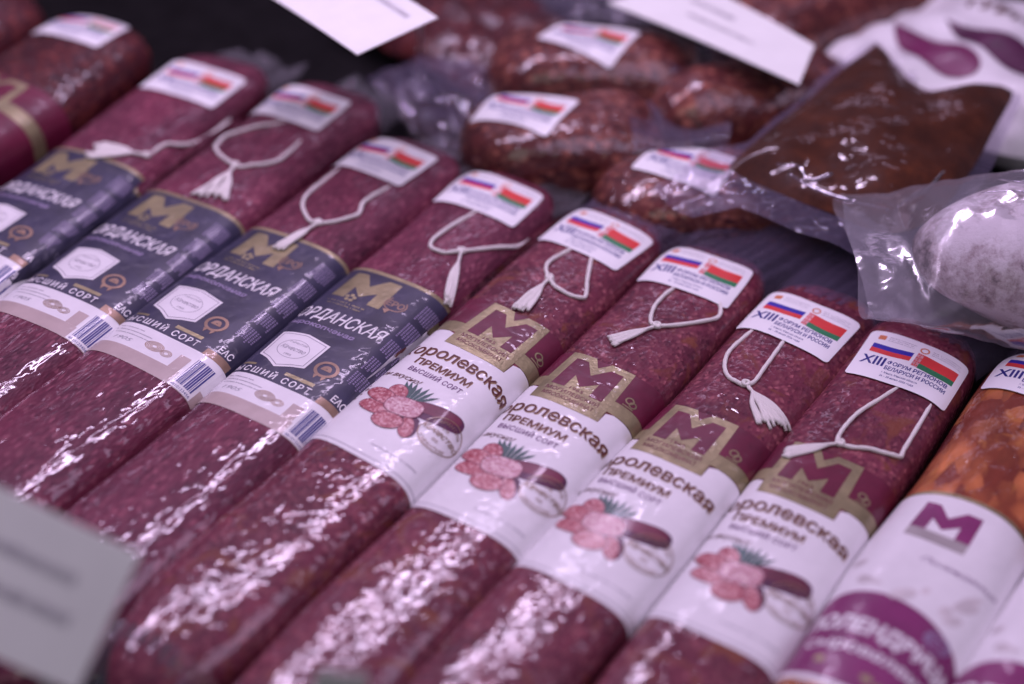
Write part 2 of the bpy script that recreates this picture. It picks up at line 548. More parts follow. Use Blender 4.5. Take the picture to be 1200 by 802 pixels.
def premium_design():
    D = []
    arch = lambda x: -0.0042 * (x + 4) ** 2
    whitept = [(-62, -74), (62, -74), (62, 26), (19, 27), (15.4, 25.5), (15.2, 18), (-22.2, 18), (-22.4, 26), (-26, 27), (-62, 26)]
    D.append(('label', None, 'white_label', poly(whitept), 0))
    D.append(('label_border', 'label', 'ink_grey', rect(-62, -71.5, 62, -71.0), 1))
    D.append(('burgundy_band', 'label', 'burgundy', rect(-62, 36, 62, 58), 0))
    D.append(('gold_band', 'label', 'gold', rect(-62, 27.3, 62, 35.9), 0))
    D.append(('emblem_plate', 'label', 'gold', poly(Mgold), 2))
    D.append(('emblem', 'label', 'burgundy', poly(Mpts), 3))
    D.append(('small_crest', 'label', 'gold', merge([ring(20, 41, 1.6, 2.4, n=14), (ring(22.5, 39.5, 1.4, 2.1, n=14)), rect(18, 36.5, 24, 37.2)]), 3))
    D.append(('lettering', 'label', 'burgundy', merge([text('1965', -8.2, -0.8, 30.6, 2.3, 0.1), text('МОГИЛЕВСКИЙ', -18.5, 10, 26.3, 2.7, 0.12), text('МЯСОКОМБИНАТ', -18, 9.5, 22.0, 2.7, 0.12)]), 3))
    D.append(('lettering_shadow', 'label', 'ink_gold', text('Королевская', -37.3, 29.1, 5.4, 8.3, 0.0, warp=arch), 1))
    D.append(('lettering', 'label', 'ink_brown', text('Королевская', -38, 28.4, 6.0, 8.3, 0.10, warp=arch), 2))
    D.append(('lettering', 'label', 'ink_gold', text('ПРЕМИУМ', -23.4, 9.6, -4.1, 4.7, 0.16), 1))
    D.append(('lettering', 'label', 'ink_brown', text('ПРЕМИУМ', -23.8, 9.2, -3.7, 4.7, 0.18), 2))
    D.append(('lettering', 'label', 'ink_violet', text('ВЫСШИЙ СОРТ', -22.5, 9, -10.2, 3.3, 0.18, spacing=1.1), 2))
    D.append(('lettering', 'label', 'ink_brown', text('ом вкусно!', -33, -9.2, -17.6, 3.4, 0.12, shear=0.35), 2))
    D.append(('lettering', 'label', 'ink_grey', merge([strokes(0, 0, 26, -64, 1.0, rng)]), 2))
    # picture of sliced salami with a green sprig
    blades = []
    for bx, by, tx, ty, w_ in ((-9, -29, -16, -18, 1.5), (-8.5, -29, -13.5, -17, 1.5), (-7.5, -29, -10.5, -16.5, 1.5), (-6, -28.5, -7, -17.5, 1.5), (-4.5, -28, -3.5, -16.5, 1.4), (-3, -28, 0, -17.5, 1.3), (-2, -27.5, 4.5, -19, 1.2), (-7, -29, -14.5, -22, 1.3), (-3, -28, 3, -21.5, 1.1)):
        dx, dy = tx - bx, ty - by
        L = math.hypot(dx, dy)
        px, py = -dy / L * w_ * .8, dx / L * w_ * .8
        mx, my = bx + dx * .6, by + dy * .6
        blades.append(([(bx - px * .6, by - py * .6), (bx + px * .6, by + py * .6), (mx + px, my + py), (tx, ty), (mx - px, my - py)], [(0, 4, 3, 2, 1)]))
    D.append(('sprig', 'label', 'pic_green', merge(blades), 2))
    D.append(('salami_log', 'label', 'pic_dark', merge([poly(ell(10.5, -29.4, 14.5, 6.2, 12, pw=3.0)), poly(ell(5.4, -43.6, 4.6, 8.6, 30)), poly(ell(-4, -39.5, 12, 3.2, 4))]), 1))
    D.append(('salami_log', 'label', 'pic_log', poly(ell(9.5, -27.6, 13, 3.6, 12, pw=3.0)), 3))
    D.append(('slice_rim', 'label', 'pic_log', poly(ell(-14, -27.5, 5.05, 6.25, 38)), 2.0))
    D.append(('salami_slice', 'label', 'pic_slice', poly(ell(-14, -27.5, 4.6, 5.8, 38)), 2.5))
    D.append(('slice_rim', 'label', 'pic_log', poly(ell(-18.5, -33.5, 9.45, 5.05, -10)), 4.0))
    D.append(('salami_slice', 'label', 'pic_slice', poly(ell(-18.5, -33.5, 9.0, 4.6, -10)), 4.5))
    D.append(('slice_rim', 'label', 'pic_log', poly(ell(-15, -41.6, 9.95, 5.25, 4)), 3.0))
    D.append(('salami_slice', 'label', 'pic_slice', poly(ell(-15, -41.6, 9.5, 4.8, 4)), 3.5))
    D.append(('slice_rim', 'label', 'pic_log', poly(ell(-4.8, -46.6, 8.05, 5.85, 14)), 4.0))
    D.append(('salami_slice', 'label', 'pic_slice', poly(ell(-4.8, -46.6, 7.6, 5.4, 14)), 4.5))
    D.append(('slice_rim', 'label', 'pic_log', poly(ell(5.2, -45.2, 3.95, 7.65, 30)), 3.0))
    D.append(('salami_slice', 'label', 'pic_slice', poly(ell(5.2, -45.2, 3.5, 7.2, 30)), 3.5))
    D.append(('slice_rim', 'label', 'pic_log', poly(ell(-4.6, -34.6, 9.85, 6.65, 8, pw=2.8)), 5.0))
    D.append(('salami_slice', 'label', 'pic_cut', poly(ell(-4.6, -34.6, 9.4, 6.2, 8, pw=2.8)), 5.5))
    pc = []
    for k in range(9):
        x, y = rng.uniform(-33, -25), rng.uniform(-52, -27)
        pc.append(poly(ell(x, y, rng.uniform(.4, .8), rng.uniform(.4, .8), n=8)))
    D.append(('peppercorns', 'label', 'ink_brown', merge(pc), 1))
    D.append(('quality_stamp', 'label', 'bronze', merge([ring(20, -38, 10.6, 11.1, n=48, a0=-170, a1=165), text('ГАРАНТИЯ', 12.5, 27, -32, 2.2, warp=lambda x: -0.06 * (x - 20) ** 2 + 1.0), text('Качество', 9, 31, -39.5, 3.6, 0.1, shear=0.4), text('19', 18.4, 21.6, -35, 1.9), text('05', 18.4, 21.6, -43.6, 1.9), text('ГАРАНТИЯ', 13, 27, -47, 2.0, warp=lambda x: 0.05 * (x - 20) ** 2 - 1)]), 6))
    return D


def dark_design():
    D = []
    r = random.Random(9)
    D.append(('label', None, 'navy_label', rect(-64, -43, 64, 58), 0))
    D.append(('gold_edge', 'label', 'gold', rect(-64, 58, 64, 60.6), 0))
    D.append(('white_panel', 'label', 'white_label', rect(-64, -60.5, 64, -43), 0))
    D.append(('beige_band', 'label', 'beige_label', rect(-64, -70, 64, -60.5), 0))
    D.append(('beige_band', 'label', 'beige_label', rect(13.5, -60.5, 20, -50), 1))
    D.append(('emblem', 'label', 'gold', poly(moved(Mpts, -4, 1, 1.05, 1.0)), 1))
    star = []
    for k in range(5):
        a = math.radians(90 + 72 * k)
        star.append(ell(-12 + 2.2 * math.cos(a), 33 + 2.2 * math.sin(a), 1.2, 1.2, n=8))
    D.append(('small_print', 'label', 'gold', merge([poly(q) for q in star] + [strokes(0, -22, 0, 27.2, 1.3, r), strokes(0, -21, -1, 24.8, 1.1, r)]), 2))
    D.append(('lettering', 'label', 'ink_white', text('ОРДАНСКАЯ', -30, 21, 10.3, 9.0, 0.14, shear=0.22), 2))
    D.append(('lettering', 'label', 'ink_lilac', text('сырокопченая', -31, 9.5, 3.4, 3.4, 0.25), 2))
    sh = [(-25, -6), (-11, -3.5), (3.5, -6), (2.5, -26.5), (-4, -29), (-11, -33), (-18, -29), (-24.5, -26.5)]
    shc = [((x + 11) * .9 - 11, (y + 17) * .9 - 17) for x, y in sh]
    shi = [((x + 11) * .87 - 11, (y + 17) * .87 - 17) for x, y in sh]
    D.append(('shield', 'label', 'white_label', poly(sh), 2))
    D.append(('shield_print', 'label', 'ink_grey', merge([poly(shc, [shi]), ring(-11, -17, 8.2, 8.5, ry=.85), text('Качество', -18, -4, -18.2, 3.0, 0.05, shear=.4), text('ГАРАНТИЯ', -16, -6, -13, 1.4), text('1905', -13, -9, -22.5, 1.5)]), 3))
    D.append(('gold_bar', 'label', 'gold', merge([rect(-28, -35.6, -20, -34), rect(-3, -35.6, 14, -33.2)]), 1))
    D.append(('seal', 'label', 'bronze', merge([ring(12, -21.5, 4.6, 6.3, ry=.95), ring(12, -21.5, 0.6, 2.6, a0=0, a1=180), rect(9.2, -22.6, 14.8, -21.4), poly([(8.5, -27), (11, -26.6), (10, -30)]), poly([(15.5, -27), (13, -26.6), (14, -30)])]), 2))
    D.append(('ring_mark', 'label', 'bronze', merge([ring(11, 40, 5.6, 6.3, ry=.9, a0=130, a1=400), text('ЕРО', 6, 16, 37.8, 4.4, 0.25), poly([(7, 34), (11, 35), (10, 31)])]), 2))
    D.append(('lettering', 'label', 'ink_white', text('ВЫСШИЙ СОРТ', -33, 15, -41.3, 4.3, 0.18, spacing=1.35), 2))
    sc_ = [strokes(0, -29 + r.uniform(-2, 2), -9 + r.uniform(-4, 4), y, 0.8, r, gap=0.2) for y in (-47, -49.5, -52)]
    D.append(('small_print', 'label', 'ink_grey', merge(sc_ + [text('1905', -24, -13, -57, 2.6, shear=.3)]), 1))
    pic = [ring(-1, -53, 5.0 - k * 0.9, 5.5 - k * .9, ry=.62) for k in range(5)] + [ring(7, -54, 3 - k * .8, 3.4 - k * .8, ry=.7) for k in range(3)]
    D.append(('drawing', 'label', 'bronze', merge(pic), 1))
    bars = []
    x = 22.5
    while x < 33.5:
        w_ = r.choice((.3, .45, .8))
        bars.append(rect(x, -66, x + w_, -47.5))
        x += w_ + r.choice((.3, .5, .8))
    D.append(('barcode_field', 'label', 'ink_white', rect(21, -69.5, 35, -44), 1))
    D.append(('barcode', 'label', 'ink_blue', merge(bars + [text('4810123456', 22, 34, -68.9, 1.7)]), 2))
    side = []
    y = 50
    while y > -24:
        ln = r.uniform(8, 16)
        for x in (23.5, 25, 26.5, 28, 29.5, 31, 32.5):
            yy = y
            y_end = max(-26, y - ln * r.uniform(.75, 1))
            while yy > y_end:
                q = r.uniform(.5, 1.1)
                side.append(([(x, yy - q), (x + 0.85, yy - q), (x + 0.85, yy), (x, yy)], [(0, 1, 2, 3)]))
                yy -= q + r.uniform(.3, .6)
        y -= ln + 3.2
    D.append(('side_print', 'label', 'ink_lilac', merge(side), 1))
    D.append(('lettering', 'label', 'ink_white', merge([text('ЕАС', 25, 33, -37, 4.4, 0.2)]), 2))
    D.append(('brown_patch', 'label', 'bronze', rect(20.5, -43, 36, -38.2), 1))
    return D


def ham_design():
    D = []
    r = random.Random(4)
    top = [(x, 50 + 3.5 * math.cos(x / 17) - (4 if abs(x) > 40 else 0)) for x in range(60, -61, -5)]
    D.append(('label', None, 'white_label', poly([(-60, -76), (60, -76)] + top), 0))
    edge = [(x, y + 2.6) for x, y in top[::-1]]
    D.append(('gold_edge', 'label', 'gold', poly(top + edge), 0))
    m_ = moved(Mpts, -1, -7, 1.0, 1.0)
    D.append(('emblem', 'label', 'label_purple', poly([(x, (y - 35) * .8 + 36) for x, y in m_]), 2))
    D.append(('emblem_base', 'label', 'warm_grey', rect(-19, 20.5, 8.5, 27.2), 1))
    D.append(('lettering', 'label', 'ink_violet', text('Полендвица', -6, 30, 8.0, 3.2, 0.0, shear=.4), 1))
    blob = [poly(ell(r.uniform(-30, 26), r.uniform(-18, 4), r.uniform(2, 7), r.uniform(1.2, 3.5), r.uniform(0, 90), n=12, pw=r.uniform(1.4, 2.6))) for k in range(9)]
    D.append(('pale_pattern', 'label', 'pale_beige', merge(blob), 1))
    ban = [(-44, -76), (44, -76), (44, -36)] + [(x, -20 - 0.012 * (x + 2) ** 2) for x in range(38, -45, -4)]
    D.append(('banner', 'label', 'label_purple', poly(ban), 1))
    D.append(('lettering', 'label', 'ink_white', merge([text('ПОЛЕНДВИЦА', -33, 33, -46, 8.2, 0.45, warp=lambda x: -.004 * x * x), text('сыровяленая', -28, 30, -57.5, 6.0, 0.2, warp=lambda x: -.004 * x * x)]), 2))
    D.append(('oval_mark', 'label', 'ink_lilac', merge([ring(19, -31, 5.2, 6.2, ry=.8), text('ЕРО', 14.5, 23.5, -33, 4.0, .2)]), 2))
    D.append(('gold_spots', 'label', 'gold', merge([poly(ell(-18, -66, 2.4, 2, n=10)), poly(ell(3, -68, 2.6, 2, n=10)), poly(ell(9, -70, 2.2, 1.8, n=10))]), 2))
    D.append(('label_border', 'label', 'ink_white', rect(-60, -79, 60, -75.8), 2))
    return D


def red_design():
    D = []
    D.append(('label', None, 'burgundy', rect(-64, -70, 64, 40), 0))
    D.append(('gold_band', 'label', 'gold', rect(-64, 8, 64, 18), 1))
    D.append(('emblem_plate', 'label', 'gold', poly(moved(Mgold, 2, -20)), 2))
    D.append(('emblem', 'label', 'burgundy', poly(moved(Mpts, 2, -20)), 3))
    return D


def sticker_design():
    D = []
    r = random.Random(2)
    wv = lambda x: 0.9 * math.sin(x / 5.2 + 0.7)
    def stripe(x0, x1, y0, y1, ph=0):
        xs = np.linspace(x0, x1, 14)
        V = [(x, y0 + wv(x + ph)) for x in xs] + [(x, y1 + wv(x + ph)) for x in xs]
        n = len(xs)
        return V, [(i, i + 1, n + i + 1, n + i) for i in range(n - 1)]
    D.append(('sticker', None, 'sticker_paper', poly(rrect(-26, -19.5, 26, 19.5, 2.6)), 0))
    D.append(('state_emblem', 'sticker', 'emblem_orange', merge([poly(rrect(-20.5, 12.2, -16.6, 15.8, .6)), ring(3.2, 13.6, 1.6, 2.4, n=16)]), 1))
    D.append(('small_print', 'sticker', 'ink_grey', merge([strokes(0, -15, -2, y, .55, r, .3) for y in (15, 13.6, 12.2)] + [strokes(0, 7, 22, y, .55, r, .3) for y in (15, 13.6, 12.2)]), 1))
    D.append(('striped_flag', 'sticker', 'flag_blue', stripe(-21, -.6, 5.0, 8.6), 1))
    D.append(('striped_flag_red', 'sticker', 'flag_red', stripe(-21, -.6, 1.4, 5.0), 1))
    D.append(('two_colour_flag', 'sticker', 'flag_red', stripe(4.2, 22.5, 2.6, 10.0, 7), 1))
    D.append(('two_colour_flag_green', 'sticker', 'flag_green', stripe(4.2, 22.5, -1.4, 2.6, 7), 1))
    orn = []
    for i in range(7):
        for j in range(3):
            x, y = 1.2 + j * 1.0, -1.1 + i * 1.55 + 0.9 * math.sin((1.2 + 7) / 5.2 + .7)
            if (i + j) % 2 == 0 or j == 1:
                orn.append(([(x, y + .6), (x + .5, y), (x + 1, y + .6), (x + .5, y + 1.3)], [(0, 1, 2, 3)]))
    D.append(('flag_ornament_ground', 'sticker', 'flag_pink', stripe(1.0, 4.2, -1.4, 10.0, 7), 1))
    D.append(('flag_ornament', 'sticker', 'flag_red', merge(orn), 2))
    D.append(('lettering', 'sticker', 'ink_blue', merge([text('XIII', -22.5, -10.2, -8.4, 7.0, .22), text('ФОРУМ РЕГИОНОВ', -9, 21, -5.6, 2.9, .26), text('БЕЛАРУСИ И РОССИИ', -9, 21.5, -10.0, 2.9, .26)]), 1))
    D.append(('small_print', 'sticker', 'ink_blue', merge([text('г. Минск, Минская область', -9, 9, -13.2, 1.5, .08), text('26 – 28 июня 2026 года', -9, 8, -16.0, 1.5, .08)]), 1))
    return D


DESIGN = {'premium': premium_design(), 'dark': dark_design(), 'ham': ham_design(), 'red': red_design(), 'sticker': sticker_design()}
BAG_TEXT = text('ТУРНЫЙ', -42, 30, 18, 9, 0.25)
bpy.data.objects.remove(_to)


# ------------------------------------------------------------------ sausage packs
class Pack:
    """a bar-shaped sausage: superellipse section, rounded ends, soft dents; maps (arc length, length, lift) to a point"""

    def __init__(self, a=32, b=18.5, n=3.4, T0=-195, T1=195, ef=55, eb=42, seed=0, lump=0.45):
        self.a, self.b, self.T0, self.T1, self.ef, self.eb = a, b, T0, T1, ef, eb
        th = np.linspace(-math.pi, math.pi, 1441)          # 0 = top, + = right
        cx = np.sign(np.sin(th)) * np.abs(np.sin(th)) ** (2 / n)
        cz = np.sign(np.cos(th)) * np.abs(np.cos(th)) ** (2 / n)
        d = np.hypot(np.diff(cx * a), np.diff(cz * b))
        s = np.concatenate([[0], np.cumsum(d)])
        s -= s[720]
        self.s, self.cx, self.cz, self.P = s, cx, cz, s[-1] - s[0]
        r = np.random.RandomState(seed + 11)
        self.w = [(r.uniform(.02, .11), r.uniform(.012, .06), r.uniform(0, 6.28), r.uniform(.4, 1)) for _ in range(9)]
        self.lump = lump
        self.bend = r.uniform(-2.0, 2.0)

    def taper(self, t):
        e = np.ones_like(t)
        q = np.clip((t - (self.T1 - self.eb)) / self.eb, 0, 1)
        e = e * np.sqrt(np.clip(1 - q ** 2.6, 0, 1))
        q = np.clip(((self.T0 + self.ef) - t) / self.ef, 0, 1)
        e = e * np.sqrt(np.clip(1 - q ** 2.4, 0, 1))
        return e

    def base(self, s, t):
        s = (s + self.P / 2) % self.P - self.P / 2
        x = np.interp(s, self.s, self.cx)
        z = np.interp(s, self.s, self.cz)
        e = np.maximum(self.taper(t), 0.02)
        l = sum(A * np.sin(ks * s * 1.0 + kt * t + ph) for ks, kt, ph, A in self.w) * self.lump * 0.45
        ln = 1 + l / self.b
        return np.stack([self.a * x * (0.25 + .75 * e) * e ** .3 * (1 + l / self.a) + self.bend * (t / 190) ** 2, t, self.b + self.b * z * e * ln], -1)

    def at(self, s, t, h=0.0):
        s, t = np.asarray(s, float), np.asarray(t, float)
        p0 = self.base(s, t)
        if np.isscalar(h) and h == 0:
            return p0
        ds = self.base(s + .4, t) - self.base(s - .4, t)
        dt = self.base(s, np.minimum(t + .5, self.T1 - .01)) - self.base(s, np.maximum(t - .5, self.T0 + .01))
        n = np.cross(ds, dt)
        n /= np.maximum(np.linalg.norm(n, axis=-1, keepdims=True), 1e-9)
        return p0 + n * np.asarray(h)[..., None]

    def body(self, parent, mat, name='sausage', nu=132, nv=190):
        s = np.linspace(-self.P / 2, self.P / 2, nu, endpoint=False)
        k = np.linspace(-1, 1, nv)
        t = (self.T0 + self.T1) / 2 + (self.T1 - self.T0) / 2 * np.sin(k * math.pi / 2 * .985) / math.sin(math.pi / 2 * .985)
        t = 0.35 * t + 0.65 * np.linspace(self.T0, self.T1, nv)
        S, T = np.meshgrid(s, t)
        V = self.base(S.ravel(), T.ravel())
        F_ = grid_faces(nu, nv, True)
        F_ += [tuple(range(nu))[::-1], tuple(range(nu * (nv - 1), nu * nv))]
        return mesh_obj(name, V, F_, mat, parent)

    def apply(self, parent, design, ds=0.0, dt=0.0, lift=0.22, rot=0.0, step=0.07):
        made = {}
        c, s_ = math.cos(math.radians(rot)), math.sin(math.radians(rot))
        for name, par, mat, (V, F_), layer in DESIGN[design]:
            V = np.asarray(V, float)
            X = V[:, 0] * c - V[:, 1] * s_ + ds
            Y = V[:, 0] * s_ + V[:, 1] * c + dt
            W = self.at(X, Y, np.full(len(X), lift + step * layer))
            o = mesh_obj(name, W, F_, mat, made.get(par, parent))
            if par is None:
                made[name] = o


def smooth_path(P, per=8):
    P = [np.array(p, float) for p in P]
    Q = [2 * P[0] - P[1]] + P + [2 * P[-1] - P[-2]]
    out = []
    for i in range(1, len(Q) - 2):
        p0, p1, p2, p3 = Q[i - 1:i + 3]
        for k in range(per):
            u = k / per
            out.append(.5 * ((2 * p1) + (-p0 + p2) * u + (2 * p0 - 5 * p1 + 4 * p2 - p3) * u * u + (-p0 + 3 * p1 - 3 * p2 + p3) * u ** 3))
    out.append(P[-1])
    return np.array(out)


def tube(path, rad, n=8):
    path = np.asarray(path, float)
    rad = np.broadcast_to(rad, (len(path),))
    T = np.gradient(path, axis=0)
    T /= np.maximum(np.linalg.norm(T, axis=1, keepdims=True), 1e-9)
    up = np.array([0, 0, 1.0])
    V = []
    for p_, t_, r_ in zip(path, T, rad):
        a = np.cross(t_, up)
        if np.linalg.norm(a) < 1e-3:
            a = np.array([1.0, 0, 0])
        a /= np.linalg.norm(a)
        b_ = np.cross(a, t_)
        for k in range(n):
            w_ = 2 * math.pi * k / n
            V.append(p_ + r_ * (a * math.cos(w_) + b_ * math.sin(w_)))
    F_ = grid_faces(n, len(path), True)
    F_ += [tuple(range(n))[::-1], tuple(range(n * (len(path) - 1), n * len(path)))]
    return np.array(V), F_


def cord(pk, parent, pts, knot, ends, seed):
    """loop of cotton string lying on the pack, its knot and its frayed tassel"""
    r = random.Random(seed)
    P = smooth_path(pts, 10)
    h = 1.0 + 0.25 * np.sin(np.arange(len(P)) * .7)
    k_ = np.arange(len(P)) / (len(P) - 1)
    h = h - 2.6 * (np.clip(1 - k_ / .12, 0, 1) + np.clip(1 - (1 - k_) / .12, 0, 1))
    W = pk.at(P[:, 0], P[:, 1], h)
    o = mesh_obj('cord', *tube(W, 1.1 + .09 * np.sin(np.arange(len(P)) * 1.9), 8), 'cotton', parent)
    kp = pk.at(np.array([knot[0]]), np.array([knot[1]]), np.array([1.3]))[0]
    kv = []
    for i in range(26):
        a = i * 1.15
        kv.append(kp + np.array([1.5 * math.cos(a) * (1 + .2 * math.sin(a * .37)), 1.5 * math.sin(a), 0.7 * math.sin(a * .53)]))
    mesh_obj('knot', *tube(smooth_path(kv, 3), 0.85, 7), 'cotton', o)
    V, F_ = [], []
    nst = 13
    for k in range(nst):
        f = k / (nst - 1)
        e = np.array(ends[0]) * (1 - f) + np.array(ends[1]) * f
        k0 = np.array(knot, float)
        L = np.linalg.norm(e - k0)
        e = k0 + (e - k0) * r.uniform(.86, 1.03)
        mid = k0 * .45 + e * .55 + np.array([r.uniform(-1, 1), r.uniform(-1, 1)]) * L * .035
        q = k0 * .8 + (ends[0][0] * .1 + ends[1][0] * .1, ends[0][1] * .1 + ends[1][1] * .1)
        pp = smooth_path([k0, q, mid, e], 6)
        u = np.linspace(0, 1, len(pp))
        W = pk.at(pp[:, 0], pp[:, 1], 0.9 + .5 * r.random() + .5 * u * r.random())
        v, fc = tube(W, 0.72 + .15 * u, 6)
        F_ += [tuple(i + sum(len(x) for x in V) for i in q_) for q_ in fc]
        V.append(v)
    mesh_obj('tassel', np.vstack(V), F_, 'cotton', o)
    return o


def end_flap(pk, parent, t_in, length, width, lift=0.0, seed=0, sign=1, mat='bag_film', skew=0.0):
    """welded tail of the vacuum bag beyond the end of the sausage"""
    r = np.random.RandomState(seed)
    nu, nv = 44, 26
    V = []
    ph = r.uniform(0, 6.28, 6)
    for j in range(nv):
        v = j / (nv - 1)
        for i in range(nu):
            u = i / (nu - 1) * 2 - 1
            e = math.sqrt(max(0, 1 - v)) if v < 1 else 0
            x = u * (pk.a * (1 - v) + width * v) * (1 + .03 * math.sin(7 * v + ph[0])) + skew * v * length
            y = sign * (t_in + v * length * (1 + .06 * math.sin(3 * u + ph[1])))
            crown = pk.b * (1 + .92 * math.sqrt(max(0, 1 - abs(u) ** 3)) * (max(0, 1 - v * 1.5)) ** .6)
            z = crown * (1 - v) + (pk.b + lift) * v
            z += 4.0 * v * math.sin(u * 5 + ph[2] + v * 2) + 2.0 * math.sin(u * 13 + ph[3] + 3 * v) * v * (1 - v * .5) + .5 * math.sin(u * 31 + 4 * v + ph[4])
            V.append((x, y, z + .6))
    return mesh_obj('bag_tail', V, grid_faces(nu, nv), mat, parent)


def side_fin(pk, parent, t0, t1, side=-1, h=7, seed=0, mat='bag_film_milky'):
    r = np.random.RandomState(seed)
    nv = 90
    V = []
    ph = r.uniform(0, 6.28, 4)
    for j in range(nv):
        t = t0 + (t1 - t0) * j / (nv - 1)
        p_ = pk.at(np.array([side * (pk.a + 4.0)]), np.array([t]), np.array([0.3]))[0]
        w_ = .5 * math.sin(t * .09 + ph[0]) + .35 * math.sin(t * .23 + ph[1])
        hh = h * (1 + .25 * math.sin(t * .05 + ph[2]))
        V += [p_, p_ + np.array([side * (1.2 + w_ * .4), 0, hh * .5]), p_ + np.array([side * (1.0 + w_), 0, hh])]
    return mesh_obj('bag_seam', V, grid_faces(3, nv), mat, parent)


def ang(d):
    return -math.radians(d)


DG = 'dark navy label sausages in the row'
PG = 'white label sausages in the row'
PY = -50


def make_pack(name, label, x, deg, design, mat, seed, sticker, a=33, b=18.5, n=3.4, ds=0, dt=0, rot=0, strings=None, group=None, fin=None, cat='sausage', y=PY, T0=-245, T1=195, tail=(60, 40), lump=.5, ef=55, srot=0, z=0, tmat='bag_film_milky', tskew=0.2, lift=20):
    t = thing(name, label, cat, (x, y, z), ang(deg), group)
    pk = Pack(a, b, n, T0, T1, ef=ef, seed=seed, lump=lump)
    pk.body(t, mat)
    if design:
        pk.apply(t, design, ds, dt, rot=rot)
    if sticker:
        pk.apply(t, 'sticker', sticker[0], sticker[1], lift=0.95, rot=srot, step=.06)
    if strings:
        cord(pk, t, strings[0], strings[1], strings[2], seed)
    if tail:
        end_flap(pk, t, T1 - 26, tail[0] + 26, tail[1], lift, seed, mat=tmat, skew=tskew)
    if design == 'premium':
        end_flap(pk, t, -T0 - 26, 60, 28, -8, seed + 3, sign=-1, mat='bag_film')
    if fin:
        side_fin(pk, t, fin[0], fin[1], fin[2], fin[3], seed)
    return t, pk


# shelf
def build_shelf():
    V = [(-900, -480, 0), (700, -480, 0), (700, 900, 0), (-900, 900, 0), (-900, -480, -20), (700, -480, -20), (700, 900, -20), (-900, 900, -20)]
    o = mesh_obj('shelf', V, [(0, 1, 2, 3), (4, 7, 6, 5), (0, 4, 5, 1), (1, 5, 6, 2), (2, 6, 7, 3), (3, 7, 4, 0)], 'shelf_black', smooth=False)
    o['kind'] = 'structure'


build_shelf()

# --- four navy packs
make_pack('sausage_pack', 'navy label sausage pack farthest from the white labels, tassel lying on its gold emblem', -278, -6.0, 'dark', 'salami_fine', 1, tail=(20, 26), tmat='bag_film', lift=2, sticker=(0, 160), a=34.5, dt=3, T1=214,
          strings=([(38, 150), (37, 123), (33, 105), (26, 94), (24, 82)], (24, 78), ((-7, 74), (-3, 55))), group=DG)
make_pack('sausage_pack', 'navy label sausage pack with a wide round string loop and splayed tassel at label edge', -207, -2.6, 'dark', 'salami_fine', 2, tail=(20, 26), tmat='bag_film', lift=2, sticker=(-8, 174), a=35, dt=-2, T1=222,
          strings=([(-3, 156), (-13, 141), (-26, 124), (-21, 108), (0, 98), (10, 105), (17, 117), (14, 150)], (0, 98), ((-3, 62), (17, 66))), group=DG, fin=(-150, 150, -1, 9))
make_pack('sausage_pack', 'navy label sausage pack whose narrow tassel points straight down onto its label', -140, -0.2, 'dark', 'salami_fine', 3, tail=(20, 26), tmat='bag_film', lift=2, sticker=(-8, 153), a=34.5, dt=0, srot=-3,
          strings=([(-26, 138), (-21, 97), (-10, 81), (2, 77), (14, 94), (10, 109), (12, 135)], (2, 77), ((-5, 46), (1, 46))), group=DG)
make_pack('sausage_pack', 'navy label sausage pack next to the white labels, tassel hanging off its far edge', -73, -0.9, 'dark', 'salami_fine', 4, tail=(20, 26), tmat='bag_film', lift=2, sticker=(-2, 154), a=32.3, dt=0,
          strings=([(1, 140), (-4, 100), (3, 91), (14, 98), (31, 124), (37, 146)], (14, 98), ((27, 60), (33, 57))), group=DG)
# --- four white label packs
make_pack('sausage_pack', 'white label sausage pack beside the navy labels, rolled over so its print sits crooked', -10.5, 1.0, 'premium', 'salami_coarse', 5, (-1, 151), a=31.3, b=19, ds=5, T0=-222, dt=9, rot=-4, ef=70, srot=-5,
          strings=([(-4, 140), (-8, 114), (0, 102), (11, 96), (22, 99), (16, 113), (4, 140)], (0, 102), ((-2, 69), (6, 71))), group=PG, fin=(-200, 175, -1, 5))
make_pack('sausage_pack', 'white label sausage pack with its tassel swept sideways under a pulled-out string', 51.8, 0.9, 'premium', 'salami_coarse', 6, (-3, 152), a=30.5, b=18.5, dt=0, srot=3,
          strings=([(-6, 138), (-6, 112), (3, 98), (23, 123), (17, 140)], (3, 98), ((-13, 76), (-7, 71))), group=PG)
make_pack('sausage_pack', 'white label sausage pack with a long string loop and a fanned, frayed tassel', 111.4, 1.9, 'premium', 'salami_coarse', 7, (-2, 142), a=30.2, b=18.5, ds=-2, dt=-7, srot=-1,
          strings=([(-18, 130), (-19, 100), (-13, 84), (-4, 79), (2, 82), (1, 102), (-2, 130)], (0, 80), ((19, 56), (30, 70))), group=PG)
make_pack('sausage_pack', 'white label sausage pack beside the orange ham, string corner pulled out square', 171.5, 0.3, 'premium', 'salami_coarse', 8, (2, 139), a=30.5, b=18.5, dt=-1, srot=0,
          strings=([(7, 130), (-4, 94), (-6, 76), (-3, 66), (12, 71), (23, 75), (23, 83), (21, 130)], (-3, 66), ((-24, 48), (-20, 42))), group=PG)
# --- two orange hams
HG = 'orange hams with purple banner labels'
make_pack('ham_pack', 'orange cured ham with purple banner label and flag sticker on its end', 234.5, 2.0, 'ham', 'ham_orange', 9, (-3, 158), a=32, b=22, n=2.7, group=HG, cat='ham', lump=1.0, dt=0)
make_pack('ham_pack', 'orange cured ham with purple banner label, outer one showing no sticker', 297, 5.0, 'ham', 'ham_orange', 10, None, a=32, b=22, n=2.7, group=HG, cat='ham', lump=1.0, dt=-6)
